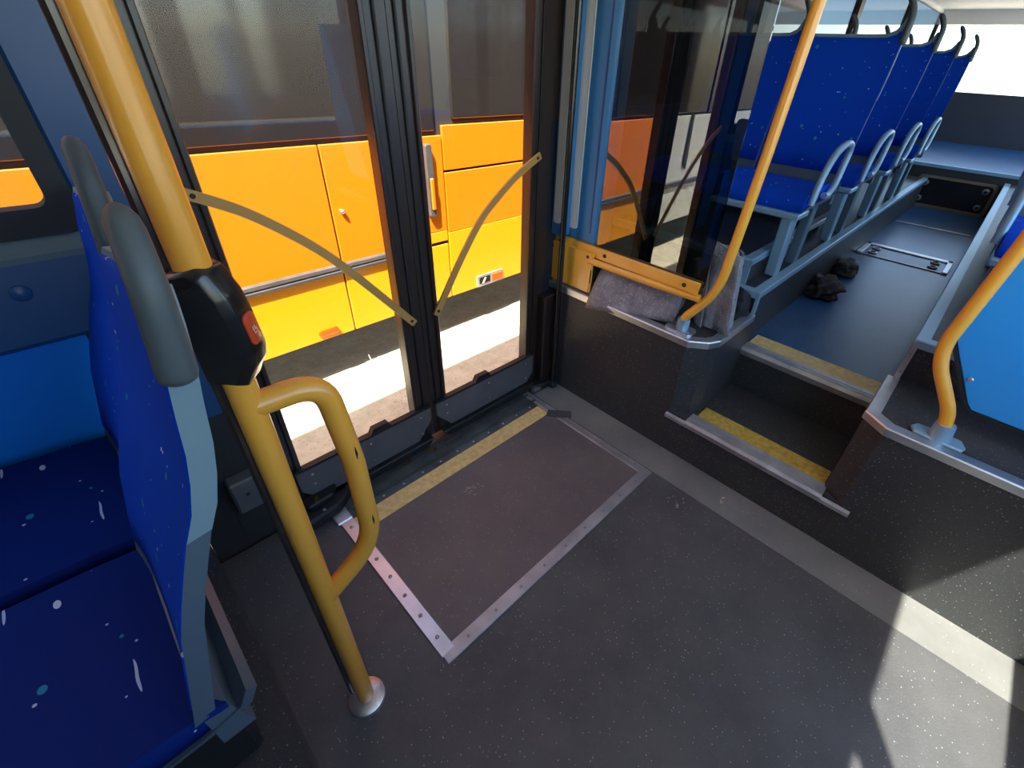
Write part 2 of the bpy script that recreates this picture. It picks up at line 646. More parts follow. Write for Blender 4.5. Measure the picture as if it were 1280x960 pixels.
# aluminium edge trims following plan paths, at height z
def edge_trim(pts, z, parent, w_=.032, h_=.022, m='alu', name='edge_trim', inner=1):
    """L trim along plan polyline pts; the flat lies to the left*inner of travel"""
    q = bmesh.new()
    n = len(pts)
    P = [V((p[0], p[1])) for p in pts]
    offs = []
    for i in range(n):
        ds = []
        if i:
            ds.append((P[i] - P[i - 1]).normalized())
        if i < n - 1:
            ds.append((P[i + 1] - P[i]).normalized())
        ns = [V((-d.y, d.x)) * inner for d in ds]
        nn = sum(ns, V((0, 0))).normalized()
        k = 1 / max(.4, nn.dot(ns[0]))
        offs.append(nn * k)
    prof = [(-.006, z + .002), (-.003, z + .006), (w_, z + .006), (w_, z + .001), (.0, z + .001), (.0, z - h_), (-.006, z - h_)]
    rings = [[q.verts.new((P[i].x + offs[i].x * u, P[i].y + offs[i].y * u, zz)) for u, zz in prof] for i in range(n)]
    for a, b in zip(rings, rings[1:]):
        for i in range(len(prof)):
            q.faces.new((a[i], a[(i + 1) % len(prof)], b[(i + 1) % len(prof)], b[i]))
    q.faces.new(rings[0])
    q.faces.new(rings[-1][::-1])
    return obj(name, q, m, parent)


# left ledge (travel from door to aisle; flat towards +x)
t1 = edge_trim([(1.452, 1.315), (1.452, .60), (1.500, .540), (1.545, .520), (1.86, .520)], .54, plat, inner=1)
# the ledge corner itself is cut back under the trim
obj('vertical_trim', box(1.852, 1.872, .522, .534, .54, .64), 'post', plat)
t2 = edge_trim([(1.852, .63), (1.852, .527), (5.64, .527)], .64, plat, m='post', inner=1)
obj('vertical_trim', box(1.888, 1.902, .606, .630, .645, .745), 'post', plat)
t3 = edge_trim([(1.893, 1.315), (1.893, .612), (2.40, .612)], .745, plat, m='post', inner=1)
t4 = edge_trim([(2.47, .66), (3.48, .655)], .70, plat, m='worn_alu', inner=1)
# right ledge
edge_trim([(1.78, SY0), (1.497, SY0), (1.452, -.055), (1.452, -.895)], .54, plat, inner=-1 * -1)
edge_trim([(5.64, -.010), (1.785, -.010), (1.785, -.895)], .69, plat, m='post', inner=1)
obj('corner_trim', box(1.776, 1.80, -.022, -.004, .545, .685), 'worn_alu', plat)
for z in (.575, .645):
    bolt((1.776, -.013, z), (-1, 0, 0), .005, .003, plat)

# ---- door-side wall (y = YW), rear part and left part
wl = structure('wall_door_side', (1.8, YW, 0), 'door-side bus wall with dark lining')
obj('lower_panel', box(1.40, 8, YW, 1.36, -.1, 1.22), 'dark_wall', wl)
obj('lining', box(1.75, 8, 1.305, YW, .76, .80), 'blue_rail', wl)
obj('blue_lining', box(2.45, 8, 1.31, YW - .002, .80, 1.16), 'pillar', wl)
obj('header', box(-4, 8, YW, 1.36, 2.02, 2.12), 'ceiling', wl)
for k, x in enumerate((1.40, 3.1, 4.7, 6.3, 7.9)):
    obj('window_post', box(x, x + .09, YW - .005, 1.36, 1.2, 2.05), 'black', wl)
for k, (a, b) in enumerate(((1.49, 3.1), (3.19, 4.7), (4.79, 6.3), (6.39, 7.9))):
    wn = structure('window_%d' % (k + 2), ((a + b) / 2, YW + .02, 1.2), 'side window pane of the bus')
    obj('pane', box(a, b, YW + .016, YW + .020, 1.22, 2.02), 'dark_glass', wn)
    obj('window_sill', box(a, b, YW - .012, YW + .03, 1.2, 1.235), 'black', wn)

wleft = structure('wall_left', (-.5, YW, 0), 'blue panelled bus wall beside the front seats')
obj('blue_panel', box(-3.4, -.065, YW - .004, 1.36, .15, .85), 'blue_panel', wleft)
obj('dark_panel', box(-.065, .03, YW - .004, 1.36, -.1, .85), 'bus_dark', wleft)
obj('pillar_foot', box(.026, .207, YW - .008, YW, -.05, .52), 'bus_dark', wleft)
q = prism([(YW - .012, .845), (YW - .030, .86), (YW - .022, 1.018), (YW + .03, 1.03), (YW + .03, .845)], -3.4, .035, 'x')
obj('wall_rail', q, 'blue_rail', wleft)
q = prism([(YW - .024, 1.018), (YW - .024, 1.03), (YW - .004, 1.058), (YW + .03, 1.062), (YW + .03, 1.018)], -3.4, .035, 'x')
obj('sill', q, 'slate', wleft)
obj('rail_cap', disc((-.116, YW - .026, .965), (0, -1, .05), .016, .008, 20), 'blue_rail', wleft, auto=40)
obj('rail_cap', disc((-.80, YW - .026, .965), (0, -1, .05), .016, .008, 20), 'blue_rail', wleft, auto=40)
obj('wall_pillar', box(.028, .205, YW - .006, 1.36, -.1, 2.06, .006), 'blue_rail', wleft)
obj('wall_pillar', box(-1.75, -1.55, YW - .006, 1.36, 1.06, 2.06, .006), 'blue_rail', wleft)
obj('window_post', box(-3.4, -3.3, YW - .006, 1.36, 1.06, 2.06), 'blue_rail', wleft)
w1 = structure('window_1', (-.8, YW, 1.06), 'side window with thick black rubber surround beside the front seats')
obj('window_frame', frame_prism(rrect(-1.55, .028, 1.06, 2.03, .03), rrect(-1.48, -.012, 1.112, 1.98, .02), YW - .010, YW + .03, 'y'), 'rubber', w1)
obj('pane', box(-1.5, .0, YW + .012, YW + .016, 1.09, 2.0), 'side_glass', w1)
# small grey bracket at the foot of the pillar
o = obj('wall_bracket', box(.036, .108, 1.262, YW - .007, .175, .30, .006), 'kick', None)
tag(o, 'small grey metal bracket at the foot of the dark blue pillar', 'bracket')
hole = obj('screw', disc((.075, 1.262, .245), (0, -1, 0), .006, .002, 10), 'rubber', None)
hole.parent = o

# ---- far (street) side wall with windows
wr = structure('wall_right', (1, -.92, 0), 'far side bus wall')
obj('lower_panel', box(-3.4, 8, -.98, -.90, -.1, .95), 'blue_panel', wr)
obj('header', box(-3.4, 8, -.94, -.90, 1.952, 2.12), 'ceiling', wr)
obj('light_blocker_panel', box(-3.4, -.55, -.94, -.90, .95, 1.952), 'blue_rail', wr)  # added out of view to keep window light off the front seats
for x in (.0, 1.75, 3.4, 5.0, 6.6, 7.9):
    obj('window_post', box(x, x + .09, -.94, -.90, .95, 1.952), 'blue_rail', wr)

for k, (a, b) in enumerate(((-.55, .0), (.09, 1.75), (1.84, 3.4), (3.49, 5.0), (5.09, 6.6), (6.69, 7.9))):
    wn = structure('window_%d' % (k + 6), ((a + b) / 2, -.92, .95), 'street-side window pane of the bus')
    obj('pane', box(a, b, -.934, -.930, .95, 1.952), 'side_glass', wn)

# ---- roof, front and rear ends
cl = structure('ceiling', (2, .2, 2.05), 'pale bus ceiling')
obj('ceiling_panel', box(-3.4, 8, -.94, 1.36, 2.05, 2.12), 'ceiling', cl)
we = structure('wall_rear', (7.95, .2, 0), 'rear end of the bus')
obj('rear_panel', box(7.9, 8, -.94, 1.36, -.1, 1.28), 'dark_wall', we)
obj('rear_header', box(7.9, 8, -.94, 1.36, 1.92, 2.12), 'ceiling', we)
wf = structure('wall_front', (-3.4, .2, 0), 'bulkhead towards the front of the bus')
obj('bulkhead', box(-3.46, -3.4, -.94, 1.36, -.1, 2.1), 'dark_wall', wf)

# ================================================================== DOORS
def door(name, x0, x1, g0, g1, label, strap, tabx, chamf):
    d = structure(name, ((x0 + x1) / 2, YW, 0), label)
    fo = [(x0, .03), (x1, .03), (x1, 2.0), (x0, 2.0)]
    fi = [(g0, .165), (g1, .165), (g1, 1.92), (g0, 1.92)]
    obj('door_frame', frame_prism(fo, fi, YW - .012, YW + .026, 'y'), 'black', d)
    # raised rubber beads on the stiles
    for x in (g0, g1):
        s = -1 if x == g0 else 1
        obj('seal', box(min(x, x + s * .016), max(x, x + s * .016), YW - .022, YW - .010, .2, 1.93, .003), 'black', d)
        obj('seal', box(x + s * .045 - .004, x + s * .045 + .004, YW - .019, YW - .010, .05, 1.98, .002), 'rubber', d)
    obj('pane', box(g0 - .006, g1 + .006, YW + .010, YW + .015, .16, 1.925), 'glass', d)
    # kick panel with chamfered foot
    a, b = x0 + .012, x1 - .012
    c0, c1 = chamf
    kp = [(a, .195), (b, .205), (b, .06 + c1), (b - c1, .045), (a + c0, .045), (a, .06 + c0)]
    obj('kick_panel', prism(kp, YW - .028, YW - .010, 'y', bev=.003), 'kick', d)
    obj('bottom_rubber', prism([(a + .01, .05), (b - .01, .05), (b - .04, .012), (a + .05, .012)], YW - .052, YW + .03, 'y', bev=.004), 'rubber', d)
    obj('ledge_strip', box(a, b, YW - .032, YW - .008, .196, .206), 'rubber', d)
    obj('stop_tab', prism([(tabx - .045, .205), (tabx + .045, .205), (tabx + .03, .232), (tabx - .03, .232)], YW - .036, YW - .012, 'y'), 'rubber', d)
    for x in (a + .05, b - .05, (a + b) / 2):
        for z in (.08 + .04 * (x < a + .06), .165):
            bolt((x, YW - .028, z), (0, -1, 0), .0045, .002, d, 'alu', 'screw')
    # curved flat grab bar
    pts = [V((p[0], YW - .034, p[1])) for p in strap]
    path = []
    for i in range(len(pts) - 1):
        p0 = pts[max(0, i - 1)]
        p1, p2 = pts[i], pts[i + 1]
        p3 = pts[min(len(pts) - 1, i + 2)]
        for k in range(8):
            t = k / 8
            path.append(.5 * ((2 * p1) + (p2 - p0) * t + (2 * p0 - 5 * p1 + 4 * p2 - p3) * t * t + (3 * p1 - p0 - 3 * p2 + p3) * t ** 3))
    path.append(pts[-1])
    gb = obj('grab_bar', sweep(path, [(.004, -.0125), (.004, .0125), (-.004, .0125), (-.004, -.0125)], hint=(0, 1, 0)), 'strap', d)
    for p, nx in ((path[0], path[3]), (path[-1], path[-4])):
        c = p + (nx - p).normalized() * .018
        obj('bolt', disc(c + V((0, -.004, 0)), (0, -1, 0), .006, .002, 12), 'rubber', gb)
    return d


door('door_1', .203, .762, .241, .682, 'black framed glass door leaf next to the big yellow pole',
     [(.200, 1.113), (.30, 1.058), (.393, .985), (.47, .912), (.539, .832), (.63, .716), (.722, .596)], .53, (.05, .07))
door('door_2', .764, 1.352, .832, 1.292, 'black framed glass door leaf next to the platform',
     [(.812, .597), (.86, .668), (.94, .785), (1.033, .903), (1.12, .975), (1.21, 1.035), (1.325, 1.092)], 1.02, (.07, .04))

dp = structure('trim_1', (1.38, YW, 0), 'black door pillar at the platform end')
obj('door_pillar', box(1.352, 1.40, YW - .012, 1.36, -.05, 2.05), 'black', dp)
obj('door_pillar', box(1.37, 1.45, 1.262, YW, .0, .50, .006), 'black', dp)
obj('foot_block', prism([(1.29, 1.262), (1.37, 1.235), (1.44, 1.235), (1.44, 1.31), (1.29, 1.31)], .0, .035, 'z', bev=.006), 'rubber', dp)
obj('foot_block', box(1.30, 1.36, 1.24, 1.29, .0, .028, .008), 'kick', dp)
dp2 = structure('trim_2', (.18, 1.25, 0), 'black threshold end block under the yellow pole side of the door')
obj('foot_block', prism([(.17, 1.20), (.30, 1.215), (.36, 1.26), (.36, 1.31), (.15, 1.31)], .0, .05, 'z', bev=.008), 'rubber', dp2)
obj('foot_block', prism([(.21, 1.245), (.30, 1.25), (.33, 1.30), (.2, 1.30)], .05, .075, 'z', bev=.006), 'rubber', dp2)
bolt((.25, 1.225, .05), (0, 0, 1), .006, .003, dp2)

# rod standing beside the door pillar
o = obj('door_rod', tube([(1.42, 1.226, .03), (1.42, 1.232, 2.04)], .0125, 14), 'plastic_black', auto=40)
tag(o, 'thin vertical black rod between the door and the orange rail', 'rod')
ft = obj('base_cap', disc((1.42, 1.226, .0), (0, 0, 1), .02, .035, 16), 'rubber', o)
ft.parent = o

# threshold
th = structure('trim_3', (.8, 1.22, 0), 'dark grimy metal door threshold with studs')
obj('threshold_plate', box(.30, 1.272, 1.160, 1.345, -.06, .004, .002), 'threshold', th)
for y in (1.196, 1.203, 1.25, 1.285):
    obj('threshold_rib', box(.30, 1.27, y, y + .004, .003, .008), 'threshold', th)
for k in range(11):
    bolt((.36 + k * .085, 1.178, .004), (0, 0, 1), .0042, .002, th, 'alu', 'stud')
obj('sill_skirt', box(-.2, 1.5, 1.34, 1.37, -.30, .0), 'bus_dark', th)

# ================================================================== RAMP in the floor
rp = thing('wheelchair_ramp', 'hinged dark floor ramp framed by riveted silver strips before the door', 'ramp', (.78, .56, 0))
obj('ramp_panel', box(.316, 1.254, .583, 1.16, -.004, .0025), 'ramp', rp)
obj('yellow_strip', box(.302, 1.246, 1.088, 1.160, .0, .0042), 'strip', rp)
fs = obj('front_strip', box(.276, 1.292, .540, .583, -.002, .0055, .0015), 'worn_alu', rp)
ls = obj('hinge_strip', box(.272, .316, .565, 1.238, -.002, .0062, .0015), 'alu', rp)
rs = obj('side_strip', box(1.252, 1.292, .56, 1.275, -.002, .005, .0015), 'worn_alu', rp)
obj('strip_groove', box(1.266, 1.270, .60, 1.272, .0048, .0058), 'screw', rs)
obj('strip_cap', box(.262, .318, 1.165, 1.245, .0, .010, .004), 'alu', ls)
for k in range(7):
    bolt((.294, .62 + k * .085, .006), (0, 0, 1), .006, .003, ls, 'screw', 'screw')
for k in range(9):
    bolt((.36 + k * .105, .561, .0053), (0, 0, 1), .005, .002, fs, 'screw', 'screw')
for k in range(3):
    bolt((1.278, .62 + k * .2, .0048), (0, 0, 1), .004, .0016, rs, 'screw', 'screw')
o = obj('tape_patch', prism([(1.222, 1.082), (1.262, 1.105), (1.335, 1.024), (1.306, .996), (1.268, 1.02)], .0062, .0074, 'z'), 'tape')
tag(o, 'dark grey tape patch stuck over the silver strip near the door corner', 'tape')

# ================================================================== BIG YELLOW POLE with D handle and stop box
PX, PY = .081, .625
gp = thing('grab_pole', 'thick yellow vertical pole with D-shaped handle and black stop box', 'pole', (PX, PY, 0))
obj('tube', tube([(PX, PY, 0.0), (PX, PY, 1.0), (PX, PY, 2.05)], .0195, 28), 'yellow', gp, auto=40)
hp = fillet([(PX, PY, .975), (.178, PY - .012, .978), (.193, PY - .014, .80), (.192, PY - .014, .575), (PX, PY, .485)], [.075, .01, .075], 12)
obj('handle', tube(hp, .0188, 20), 'yellow', gp, auto=40)
for z, y in ((.83, PY - .028), (.655, PY - .028)):
    obj('chip', prism([(.1935, z - .013), (.1962, z), (.1945, z + .014), (.1925, z)], y - .0062, y + .0, 'y'), 'rubber', gp)
obj('edge_profile', box(PX - .029, PX - .004, PY + .008, PY + .026, .05, 2.05, .004), 'edge_dark', gp)
obj('base_flange', disc((PX, PY, 0), (0, 0, 1), .045, .02, 24), 'alu', gp, auto=40)
# stop box: hexagonal nosed housing, seen from the side; profile in (d,z), d outward from pole axis
du = V((1, -.85, 0)).normalized()
dn = V((-du.y, du.x, 0))
prof = [(-.022, 1.030), (-.022, 1.180), (.012, 1.186), (.022, 1.180), (.034, 1.150), (.038, 1.128), (.042, 1.072), (.038, 1.052), (.030, 1.040), (.022, 1.024)]
q = bmesh.new()
rings = []
for sgn, ins in ((-1, 1.0), (-.72, 0), (.72, 0), (1, 1.0)):
    ring = []
    for d, z in prof:
        dd = d - (.012 if ins else 0) * (d > 0)
        zz = 1.105 + (z - 1.105) * (.93 if ins else 1)
        p = V((PX, PY, 0)) + du * dd + dn * (.0255 * sgn)
        ring.append(q.verts.new((p.x, p.y, zz)))
    rings.append(ring)
n = len(prof)
for a, b in zip(rings, rings[1:]):
    for i in range(n):
        q.faces.new((a[i], a[(i + 1) % n], b[(i + 1) % n], b[i]))
q.faces.new(rings[0])
q.faces.new(rings[-1][::-1])
bmesh.ops.bevel(q, geom=q.edges[:], offset=.0022, segments=2, affect='EDGES', profile=.5)
sb = obj('stop_box', q, 'plastic_black', gp, auto=30)
# red button on the outer face (slightly sloping outwards to the bottom)
c = V((PX, PY, 1.101)) + du * .0400
ux = dn
uz = (V((0, 0, 1)) - du * .07).normalized()
nn = ux.cross(uz).normalized()
if nn.dot(du) < 0:
    nn = -nn
q = bmesh.new()
loop = rrect(-.0125, .0125, -.021, .021, .009, 5)
l0 = [q.verts.new(c + ux * a + uz * b - nn * .002) for a, b in loop]
l1 = [q.verts.new(c + ux * a + uz * b + nn * .002) for a, b in loop]
l2 = [q.verts.new(c + ux * a * .8 + uz * b * .86 + nn * .0036) for a, b in loop]
for A, B in ((l0, l1), (l1, l2)):
    for i in range(len(loop)):
        q.faces.new((A[i], A[(i + 1) % len(loop)], B[(i + 1) % len(loop)], B[i]))
q.faces.new(l2)
q.faces.new(l0[::-1])
rb = obj('button', q, 'red', sb, auto=40)
q = bmesh.new()
for a, b, w_, h_ in ((-.004, .000, .0012, .007), (.0, .001, .0012, .006), (-.002, -.0055, .0045, .0011), (.003, -.002, .001, .005)):
    vs = [q.verts.new(c + ux * (a + i * w_) + uz * (b + j * h_) + nn * .0039) for i, j in ((-.5, -.5), (.5, -.5), (.5, .5), (-.5, .5))]
    vt = [q.verts.new(v.co + nn * .0003) for v in vs]
    q.faces.new(vt)
    for i in range(4):
        q.faces.new((vs[i], vs[(i + 1) % 4], vt[(i + 1) % 4], vt[i]))
obj('button_mark', q, 'white_mark', rb)

# ================================================================== FRONT SEATS
BACK = [(-.140, .0), (-.130, .04), (-.113, .11), (-.096, .18), (-.079, .23), (-.060, .28), (-.042, .326), (-.026, .36), (-.014, .40), (-.005, .44), (.002, .49), (.008, .54), (.013, .59), (.017, .635), (.020, .665)]
SW = .38


def seat(label, loc, aisle=-1, stand=None, group=None, loop=False, cush='fabric'):
    """bus seat facing -x; loc = middle of the cushion/backrest crease"""
    r = thing('bus_seat', label, 'seat', loc, group)
    X, Y, Z = loc
    hw = SW / 2
    ts = [-1, -.985, -.95, -.87, -.7, -.4, 0, .4, .7, .87, .95, .985, 1]

    def row(x, z, dx, wid, bulge):
        dip = .11 * max(0, (z - .48) / .185)
        return [V((X + x + dx - bulge * (1 - abs(t) ** 3), Y + t * wid, Z + z - dip * (1 - .5 * max(0, aisle * t) ** 10))) for t in ts]
    # backrest shell: pale grey above, darker slate base below
    for nm, m_, lo, hi in (('backrest_shell', 'shell', 6, len(BACK)), ('back_base', 'shell_dark', 0, 7)):
        fr, bk = [], []
        for x, z in BACK[lo:hi]:
            k = 1 - max(0, (z - .60) / .1) ** 2 * .25
            wid = hw * k - (.002 if lo == 0 else 0)
            fr.append(row(x, z, .0, wid, -.014))
            bk.append(row(x, z, .026, wid * .98, .0))
        obj(nm, shell(fr, bk), m_, r, auto=50)
    # fabric pad
    fr, bk = [], []
    for i, (x, z) in enumerate(BACK[1:-1]):
        e = 1 if 0 < i < len(BACK) - 3 else .3
        k = 1 - max(0, (z - .60) / .1) ** 2 * .3
        fr.append(row(x, z, -.002, (hw - .004) * k, -.0125 + .003 * e))
        bk.append(row(x, z, .006, (hw - .003) * k, -.014))
    obj('backrest_pad', shell(fr, bk), 'fabric', r, smooth=True)
    # side grip at the top, on the aisle side and the other
    for s in ((aisle,)):
        path = []
        sc = []
        n = 18
        for i in range(n + 1):
            t = .5 - .5 * math.cos(math.pi * i / n)
            z = .520 + t * .160
            j = min(len(BACK) - 2, max(0, next(k for k in range(len(BACK) - 1) if BACK[k + 1][1] >= min(z, BACK[-1][1]) - 1e-9)))
            (xa, za), (xb, zb) = BACK[j], BACK[j + 1]
            x = xa + (xb - xa) * (min(z, zb) - za) / (zb - za)
            kk = 1 - max(0, (z - .60) / .1) ** 2 * .33
            path.append(V((X + x + .0125, Y + s * (hw - .004) * kk, Z + z)))
            sc.append(math.sqrt(max(.04, 1 - ((t - .9) / .1) ** 2)) if t > .9 else math.sqrt(max(.2, 1 - ((.06 - t) / .065) ** 2)) if t < .06 else 1)
            sc[-1] *= 1.08 - .26 * t
        obj('grip', sweep(path, [(u * 1.2, v) for u, v in circ(.0135, 16)], hint=(1, 0, 0), scale=sc), 'grip', r, smooth=True)
    # cushion
    CU = [(-.10, -.005), (-.135, .004), (-.20, .012), (-.30, .016), (-.40, .020), (-.46, .018), (-.505, .004), (-.53, -.022), (-.538, -.06)]
    fr, bk = [], []
    for i, (x, z) in enumerate(CU):
        fr.append([V((X + x, Y + t * (hw - .004), Z + z + .014 * (abs(t) ** 3) - .008)) for t in ts])
        bk.append([V((X + x + (.03 if i > 4 else 0), Y + t * (hw - .01), Z - (.045 if i < 5 else .066))) for t in ts])
    obj('cushion', shell(fr, bk), cush, r, smooth=True)
    # tray under the cushion and lower back
    fr, bk = [], []
    for x, z in ((-.075, -.01), (-.09, -.04), (-.14, -.052), (-.30, -.056), (-.44, -.056), (-.52, -.064)):
        fr.append([V((X + x, Y + t * (hw - .002), Z + z + .012 * abs(t) ** 4)) for t in ts])
        bk.append([V((X + x + .012, Y + t * (hw - .012), Z + z - .012)) for t in ts])
    obj('seat_tray', shell(fr, bk), 'shell_dark', r, auto=50)
    obj('hinge_block', prism([(X - .13, Z + .0), (X - .10, Z + .0), (X - .085, Z - .09), (X - .13, Z - .09)], Y - hw * .97, Y + hw * .97, 'y'), 'shell_dark', r)
    if stand is not None:
        zb = stand
        ys = Y + aisle * (hw - .045)
        obj('post', prism([(X - .575 + .04, zb), (X - .535 + .06, zb), (X - .475, Z - .07), (X - .555, Z - .07)], ys - .022, ys + .022, 'y', bev=.004), 'post', r)
        obj('cross_beam', box(X - .57, X - .44, Y - hw, Y + hw, Z - .085, Z - .062, .004), 'post', r)
        obj('post', prism([(X - .30, zb), (X - .24, zb), (X - .22, Z - .07), (X - .28, Z - .07)], ys - .02, ys + .02, 'y', bev=.004), 'slate', r)
    if loop:
        yl = Y + aisle * (hw + .01)
        pts = [(X - .50, yl, Z - .03), (X - .485, yl, Z + .06), (X - .42, yl, Z + .15), (X - .30, yl, Z + .185), (X - .20, yl, Z + .17), (X - .24, yl, Z + .02), (X - .30, yl, Z - .02), (X - .36, yl, Z - .012)]
        obj('loop_handle', tube(fillet(pts, .06, 6), .0135, 12), 'post', r, auto=50)
    return r


seat('large blue patterned aisle seat with grey side, closest to the yellow pole', (0, .488 + SW / 2, .6), -1, cush='fabric_shaded')
seat('blue patterned window seat against the bright blue wall, beside the nearer aisle seat', (0.012, .890 + SW / 2, .6), -1, cush='fabric_shaded')
# podium below the front seats
pod = structure('podium', (-.8, .9, 0), 'dark podium below the front seats')
obj('podium_box', box(-3.4, -.066, .47, YW - .004, -.01, .17), 'step', pod)
o = obj('seat_stand', box(-.42, -.12, .62, 1.22, .169, .532, .01), 'rubber', pod)

# ================================================================== REAR SEATS, LEFT OF AISLE AND RIGHT OF AISLE
rows = ['first', 'second', 'third', 'fourth']
for k in range(4):
    x = 2.60 + .74 * k
    seat('blue aisle seat in the %s row behind the tinted glass partition' % rows[k], (x, .53 + SW / 2, .985), -1, .645, 'blue seats left of the aisle', True)
    seat('blue window seat in the %s row behind the tinted glass partition' % rows[k], (x, .922 + SW / 2, .985), -1, None, 'blue seats left of the aisle')
for k in range(3):
    x = 2.62 + .78 * k
    seat('blue aisle seat in the %s row behind the bright blue board' % rows[k], (x, -.07 - SW / 2, .985), 1, .695, 'blue seats right of the aisle', True)
    seat('blue window seat in the %s row behind the bright blue board' % rows[k], (x, -.463 - SW / 2, .985), 1, None, 'blue seats right of the aisle')

# ================================================================== LEFT PARTITION: yellow pole, rail, glass
lp = thing('partition_rail', 'orange cranked pole and cross rail carrying a tinted glass pane on the platform edge', 'handrail', (1.506, .66, .54))
LPX = 1.506
path = fillet([(LPX, .660, .545), (LPX, .660, .60), (1.52, .590, .700), (1.52, .564, .78), (1.545, .548, 1.19), (1.60, .53, 2.05)], [.02, .05, .05, .01], 8)
obj('pole', tube(path, .0165, 20), 'orange', lp, auto=40)
obj('base_socket', disc((LPX, .66, .546), (0, 0, 1), .0235, .050, 20, dome=False), 'post', lp, auto=40)
bf = obj('base_flange', prism(rrect(LPX - .038, LPX + .03, .66 - .052, .66 + .06, .02), .5455, .5545, 'z'), 'alu', lp)
for y in (.625, .70):
    bolt((LPX - .015, y, .5545), (0, 0, 1), .005, .003, bf)
obj('cross_rail', tube([(1.475, 1.118, .695), (1.478, .80, .697), (1.50, .618, .695)], .0145, 18), 'orange', lp, auto=40)
obj('channel', prism([(.626, .712), (1.34, .712), (1.34, .757), (.622, .757)], 1.478, 1.492, 'x', bev=.002), 'orange', lp)
ep = obj('end_panel', prism([(1.103, .552), (1.338, .552), (1.338, .716), (1.345, .728), (1.11, .732), (1.096, .722)], 1.466, 1.478, 'x', bev=.003), 'orange', lp)
obj('end_fold', box(1.466, 1.475, 1.093, 1.101, .553, .735, .002), 'orange', lp)
for y, z in ((1.122, .712), (1.322, .708)):
    bolt((1.466, y, z), (-1, 0, 0), .0065, .004, ep, 'rubber')
for y in (1.29, 1.045, .68):
    bolt((1.478, y, .735), (-1, 0, 0), .008, .005, lp, 'rubber')
obj('glass_pane', prism(rrect(.612, 1.104, .735, 1.78, .012, 3), 1.495, 1.501, 'x'), 'tinted', lp)
obj('lower_clip', box(1.466, 1.50, 1.095, 1.10, .60, .66), 'rubber', lp)

# blue pillar cover behind the rod; light on its edges painted as cream strips
pc = thing('pillar_cover', 'tall blue pillar cover with edge light painted cream behind the black rod', 'panel', (1.56, 1.24, .76))
obj('cover', prism(rrect(1.494, 1.60, 1.115, 1.318, .012, 3), .765, 2.04, 'z'), 'pillar', pc, auto=40)
obj('edge_light_strip', prism(rrect(1.215, 1.262, .80, 2.03, .012, 4), 1.488, 1.495, 'x'), 'cream', pc)
obj('cover_wing', box(1.442, 1.496, 1.254, 1.318, .765, 2.04, .005), 'pillar', pc)
obj('edge_light_strip', prism(rrect(1.262, 1.300, .82, 2.03, .012, 4), 1.435, 1.443, 'x'), 'cream', pc)
obj('groove', box(1.4915, 1.4945, 1.142, 1.148, .80, 2.03), 'blue_rail', pc)
obj('foot', box(1.494, 1.60, 1.12, 1.318, .752, .766), 'slate', pc)

# ---- felt rolls, bundle, rags
def spiral(center, r0, r1, turns, thick, a, b, axis, squash=1.0, n=90, start=0):
    """spiral strip cross-section extruded a..b along axis"""
    q = bmesh.new()
    grid = []
    for i in range(n + 1):
        t = i / n
        ang = start + 2 * math.pi * turns * t
        r = r0 + (r1 - r0) * t
        r *= 1 + .035 * math.sin(ang * 2.3)
        row = []
        for rr in (r, r + thick):
            u, v = rr * math.cos(ang), rr * math.sin(ang) * squash
            row.append((u, v))
        grid.append(row)
    rows_ = []
    m_ = 10
    for i, row in enumerate(grid):
        vs = []
        for (u, v) in row:
            col = []
            for k in range(m_ + 1):
                s = a + (b - a) * k / m_
                wob = .005 * noise.noise(V((u * 20, v * 20, s * 9)))
                if axis == 'y':
                    col.append(q.verts.new((center[0] + u + wob, s, center[1] + v)))
                else:
                    col.append(q.verts.new((center[0] + u + wob, center[1] + v, s)))
            vs.append(col)
        rows_.append(vs)
    for A, B in zip(rows_, rows_[1:]):
        for k in range(m_):
            q.faces.new((A[0][k], A[0][k + 1], B[0][k + 1], B[0][k]))
            q.faces.new((A[1][k], B[1][k], B[1][k + 1], A[1][k + 1]))
        q.faces.new((A[0][0], B[0][0], B[1][0], A[1][0]))
        q.faces.new((A[0][-1], A[1][-1], B[1][-1], B[0][-1]))
    for A in (rows_[0], rows_[-1]):
        for k in range(m_):
            q.faces.new((A[0][k], A[1][k], A[1][k + 1], A[0][k + 1]))
    return q


fr_ = thing('felt_roll', 'grey felt mat folded and rolled under the orange cross rail', 'felt mat', (1.54, .87, .54))
obj('roll', spiral((1.595, .622), .012, .066, 3.6, .008, .735, 1.06, 'y', 1.0, start=1.2), 'felt', fr_, auto=60)
fr, bk = [], []
for i in range(9):
    t = i / 8
    rowf, rowb = [], []
    for j in range(13):
        s = j / 12
        y = 1.078 - s * (1.078 - .70)
        # from top of the roll forward and down over the curb
        xt, zt = 1.565, .700
        xb, zb = 1.428 + .085 * s ** 1.4, .505 + .055 * s
        xx = xt + (xb - xt) * (t ** .75)
        zz = zt + (zb - zt) * (t ** 1.25) + .006 * noise.noise(V((t * 3, s * 6, 1)))
        rowf.append(V((xx - .004, y, zz)))
        rowb.append(V((xx + .004, y, zz + .003)))
    fr.append(rowf)
    bk.append(rowb)
obj('flap', shell(fr, bk), 'felt', fr_, smooth=True)
def lean(q, k=.12, z0=.547):
    for v in q.verts:
        v.co.y += (v.co.z - z0) * k
    return q


